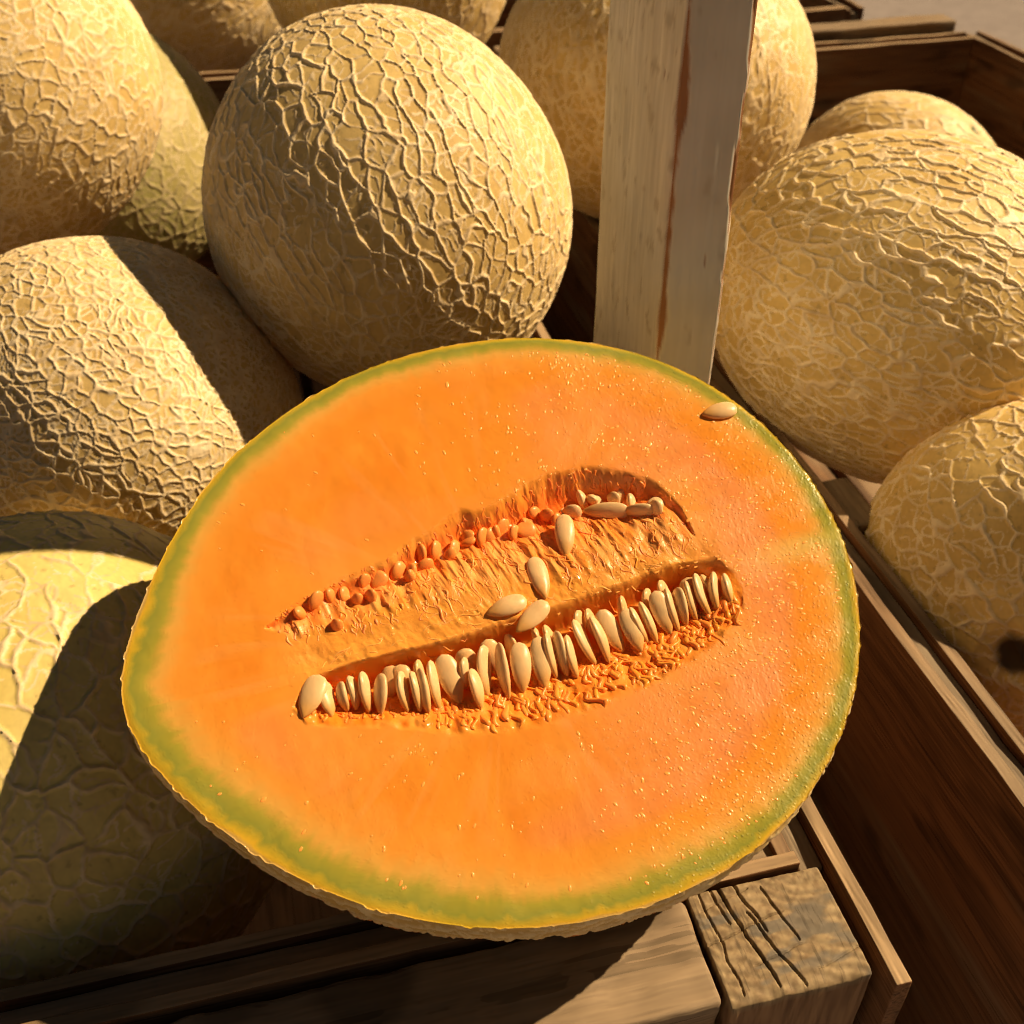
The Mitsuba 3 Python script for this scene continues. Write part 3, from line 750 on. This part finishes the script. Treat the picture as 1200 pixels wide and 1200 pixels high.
for (x0, y0, x1, y1, w, lab) in LOOSE:
    k = thing('melon_seed', lab, 'seed', 'loose seeds on the cut face')
    zs = [zat(x0 + (x1 - x0) * q, y0 + (y1 - y0) * q) for q in (0.05, .3, .5, .7, .95)]
    sl = np.polyfit((0.05, .3, .5, .7, .95), zs, 1)
    za, zb = (np.sort(zs)[-2], np.sort(zs)[-2]) if max(zs) - min(zs) > 2.0 else (sl[1], sl[0] + sl[1])
    P, F, col = seed_mesh((x0, y0), (x1, y1), max(w, 4.3), za + .45, zb + .45, rng)
    del labels[k]
    kk = obj('melon_seed', (place(P), F), 'seed_coat', None, smooth=True, color=col)
    tag(kk, lab, 'seed', 'loose seeds on the cut face')


def strand_set(starts, dirs, lengths, radii, knob, colours, sink, rng, nu=9, nv=8):
    """Soft fingers and strings of pulp that follow the surface of the cut, joined into one mesh."""
    n = len(starts)
    u = np.linspace(0, 1, nu)
    d = dirs / np.linalg.norm(dirs, axis=1, keepdims=True)
    side = np.stack([-d[:, 1], d[:, 0]], -1)
    wob = rng.normal(size=(n, 2)) * .16
    c = starts[:, None] + d[:, None] * (lengths[:, None] * u)[..., None]
    c = c + side[:, None] * (lengths[:, None] * (wob[:, :1] * np.sin(np.pi * u) + wob[:, 1:] * np.sin(2 * np.pi * u)))[..., None]
    z = cut_height(c[..., 0].ravel(), c[..., 1].ravel())[0].reshape(n, nu)
    z = (z + np.roll(z, 1, 1) * (u > 0) + np.roll(z, -1, 1) * (u < 1)) / (1.0 + (u > 0) + (u < 1))
    prof = np.sqrt(np.clip(1 - (2 * u - 1) ** 2, 0.0, 1)) * (1 + knob * (u - .5))
    r = radii[:, None] * np.maximum(prof, .02)
    z = z + sink * radii[:, None] + .5 * radii[:, None] * np.sin(np.pi * u) * rng.uniform(-.3, 1, (n, 1))
    a = np.linspace(0, 2 * np.pi, nv, endpoint=False)
    flat = np.repeat(side[:, None, None], nu, 1) * (r[..., None, None] * np.cos(a)[:, None])
    P = np.concatenate([c[:, :, None] + flat, (z[..., None] + .8 * r[..., None] * np.sin(a))[..., None]], -1)       # n, nu, nv, 3
    idx = np.arange(nu * nv).reshape(nu, nv)
    nx = np.roll(idx, -1, axis=1)
    q = np.stack([idx[:-1], nx[:-1], nx[1:], idx[1:]], -1).reshape(-1, 4)
    f = np.vstack([q[:, [0, 2, 1]], q[:, [0, 3, 2]]])
    F = (f[None] + (np.arange(n) * nu * nv)[:, None, None]).reshape(-1, 3)
    return P.reshape(-1, 3), F, np.repeat(colours, nu * nv, 0)


def across(x, t, top, bot):
    top, bot = np.array(top), np.array(bot)
    return np.interp(x, top[:, 0], top[:, 1]) * (1 - t) + np.interp(x, bot[:, 0], bot[:, 1]) * t


def pulp():
    rng = np.random.default_rng(9)
    n = 320                                                     # the wet fingers under the row of seeds
    x = rng.uniform(-44, 60, n)
    t = rng.uniform(.36, .80, n)
    big = sstep(-35, 0, x)
    L = rng.uniform(2.4, 6.0, n) * (.4 + .6 * big)
    col = np.stack([np.full(n, .94), rng.uniform(.30, .38, n), rng.uniform(.035, .06, n)], -1)
    P, F, C = strand_set(np.stack([x, across(x, t, LT, LB)], -1), np.stack([.12 + rng.normal(size=n) * .20, -np.ones(n)], -1), L,
                         rng.uniform(.5, 1.0, n) * (.55 + .45 * big), .8, col, -.12, rng)
    k = obj('pulp_lobes', (place(P), F), 'pulp_wet', CUT, smooth=True, color=C)
    labels[k] = {'label': 'wet orange lobes of pulp under the row of seeds', 'kind': 'stuff'}
    n = 520                                                     # the strings on the slope of the upper hollow, some hanging over its upper edge
    x = rng.uniform(-48, 54, n)
    t = np.where(rng.random(n) < .3, rng.uniform(-.08, .08, n), rng.uniform(.15, .95, n))
    L = rng.uniform(1.5, 6.0, n) * np.where(x < -15, .6, 1) * np.where(t < .1, .5, 1)
    col = np.stack([np.full(n, .94), rng.uniform(.34, .45, n), rng.uniform(.06, .12, n)], -1)
    col[:, 1] *= np.where(t < .35, .72, 1)
    col[:, 2] *= np.where(t < .35, .5, 1)
    P, F, C = strand_set(np.stack([x, across(x, t, UT, UB)], -1), np.stack([.22 + rng.normal(size=n) * .22, -np.ones(n)], -1), L,
                         rng.uniform(.16, .42, n), -.6, col, -.25, rng)
    n = 60                                                     # a few along the ridge between the hollows
    x = rng.uniform(-42, 56, n)
    y = 4.2 + .03 * x + rng.normal(size=n) * 2.0
    col = np.stack([np.full(n, .94), rng.uniform(.44, .50, n), rng.uniform(.09, .13, n)], -1)
    P2, F2, C2 = strand_set(np.stack([x, y], -1), np.stack([np.ones(n), .05 + rng.normal(size=n) * .35], -1), rng.uniform(2, 8, n), rng.uniform(.12, .32, n), 0.0, col, -.45, rng)
    k = obj('pulp_strands', (place(np.vstack([P, P2])), np.vstack([F, F2 + len(P)])), 'pulp_wet', CUT, smooth=True, color=np.vstack([C, C2]))
    labels[k] = {'label': 'stringy pale pulp in the upper seed hollow and along the ridge', 'kind': 'stuff'}


pulp()


def droplets():
    """Beads of juice standing on the cut, most of them towards the stem end."""
    rng = np.random.default_rng(21)
    o = outline(2000)
    s = trimesh.creation.icosphere(subdivisions=2)
    sv, sf = np.array(s.vertices), np.array(s.faces)
    n = 7500
    x, y = rng.uniform(-84, 91, n), rng.uniform(-66, 82, n)
    ang = np.arctan2(y - 3, x - 4)
    lim = np.interp(ang, *np.array(sorted(zip(np.arctan2(o[:, 1] - 3, o[:, 0] - 4), np.hypot(o[:, 0] - 4, o[:, 1] - 3)))).T)
    inside = np.hypot(x - 4, y - 3) < lim - 4.5
    dens = 0.05 + 0.9 * sstep(-10, 70, x + 0.15 * y) + .12 * sstep(0, -30, y)
    patch = sstep(.35, .65, fb(np.stack([x, y, 0 * x], -1), 9, 3, 140))
    z, tu, tl, band = cut_height(x, y)
    keep = inside & (rng.random(n) < dens * (.25 + .75 * patch)) & (tu < 0) & (tl < 0)
    V, F, off = [], [], 0
    for i in np.nonzero(keep)[0]:
        r = rng.uniform(.14, .34) * (1.25 if rng.random() < .1 else 1)
        a = ang[i] + rng.normal() * .35
        st = rng.uniform(1.0, 2.4)
        v = sv * [r * st, r, r * rng.uniform(.25, .38)]
        c, q = math.cos(a), math.sin(a)
        v = np.stack([v[:, 0] * c - v[:, 1] * q, v[:, 0] * q + v[:, 1] * c, v[:, 2]], -1) + [x[i], y[i], z[i] + .02]
        V.append(v); F.append(sf + off); off += len(v)
    k = obj('juice_beads', (place(np.vstack(V)), np.vstack(F)), 'juice', CUT, smooth=True)
    labels[k] = {'label': 'glistening beads of juice on the cut flesh', 'kind': 'stuff'}
    print(len(V), 'beads')


droplets()
rng = np.random.default_rng(15)
for i in range(17):                                                            # a second row of seeds, deeper behind the first
    xs = -36 + 94 * (i + rng.uniform(.1, .9)) / 17
    ys = np.interp(xs, *np.array(LT).T)
    P, F, col = seed_mesh((xs + rng.normal(), ys - 8.5), (xs - .8 + rng.normal() * 1.2, ys - 1.2 + rng.uniform(-1, .6)), rng.uniform(2, 5), zat(xs, ys - 8.5) - .5, -2.2 + rng.uniform(-1, .5), rng)
    obj('seed', (place(P), F), 'seed_coat', CUT, smooth=True, color=col * np.array([1, .92, .8]))
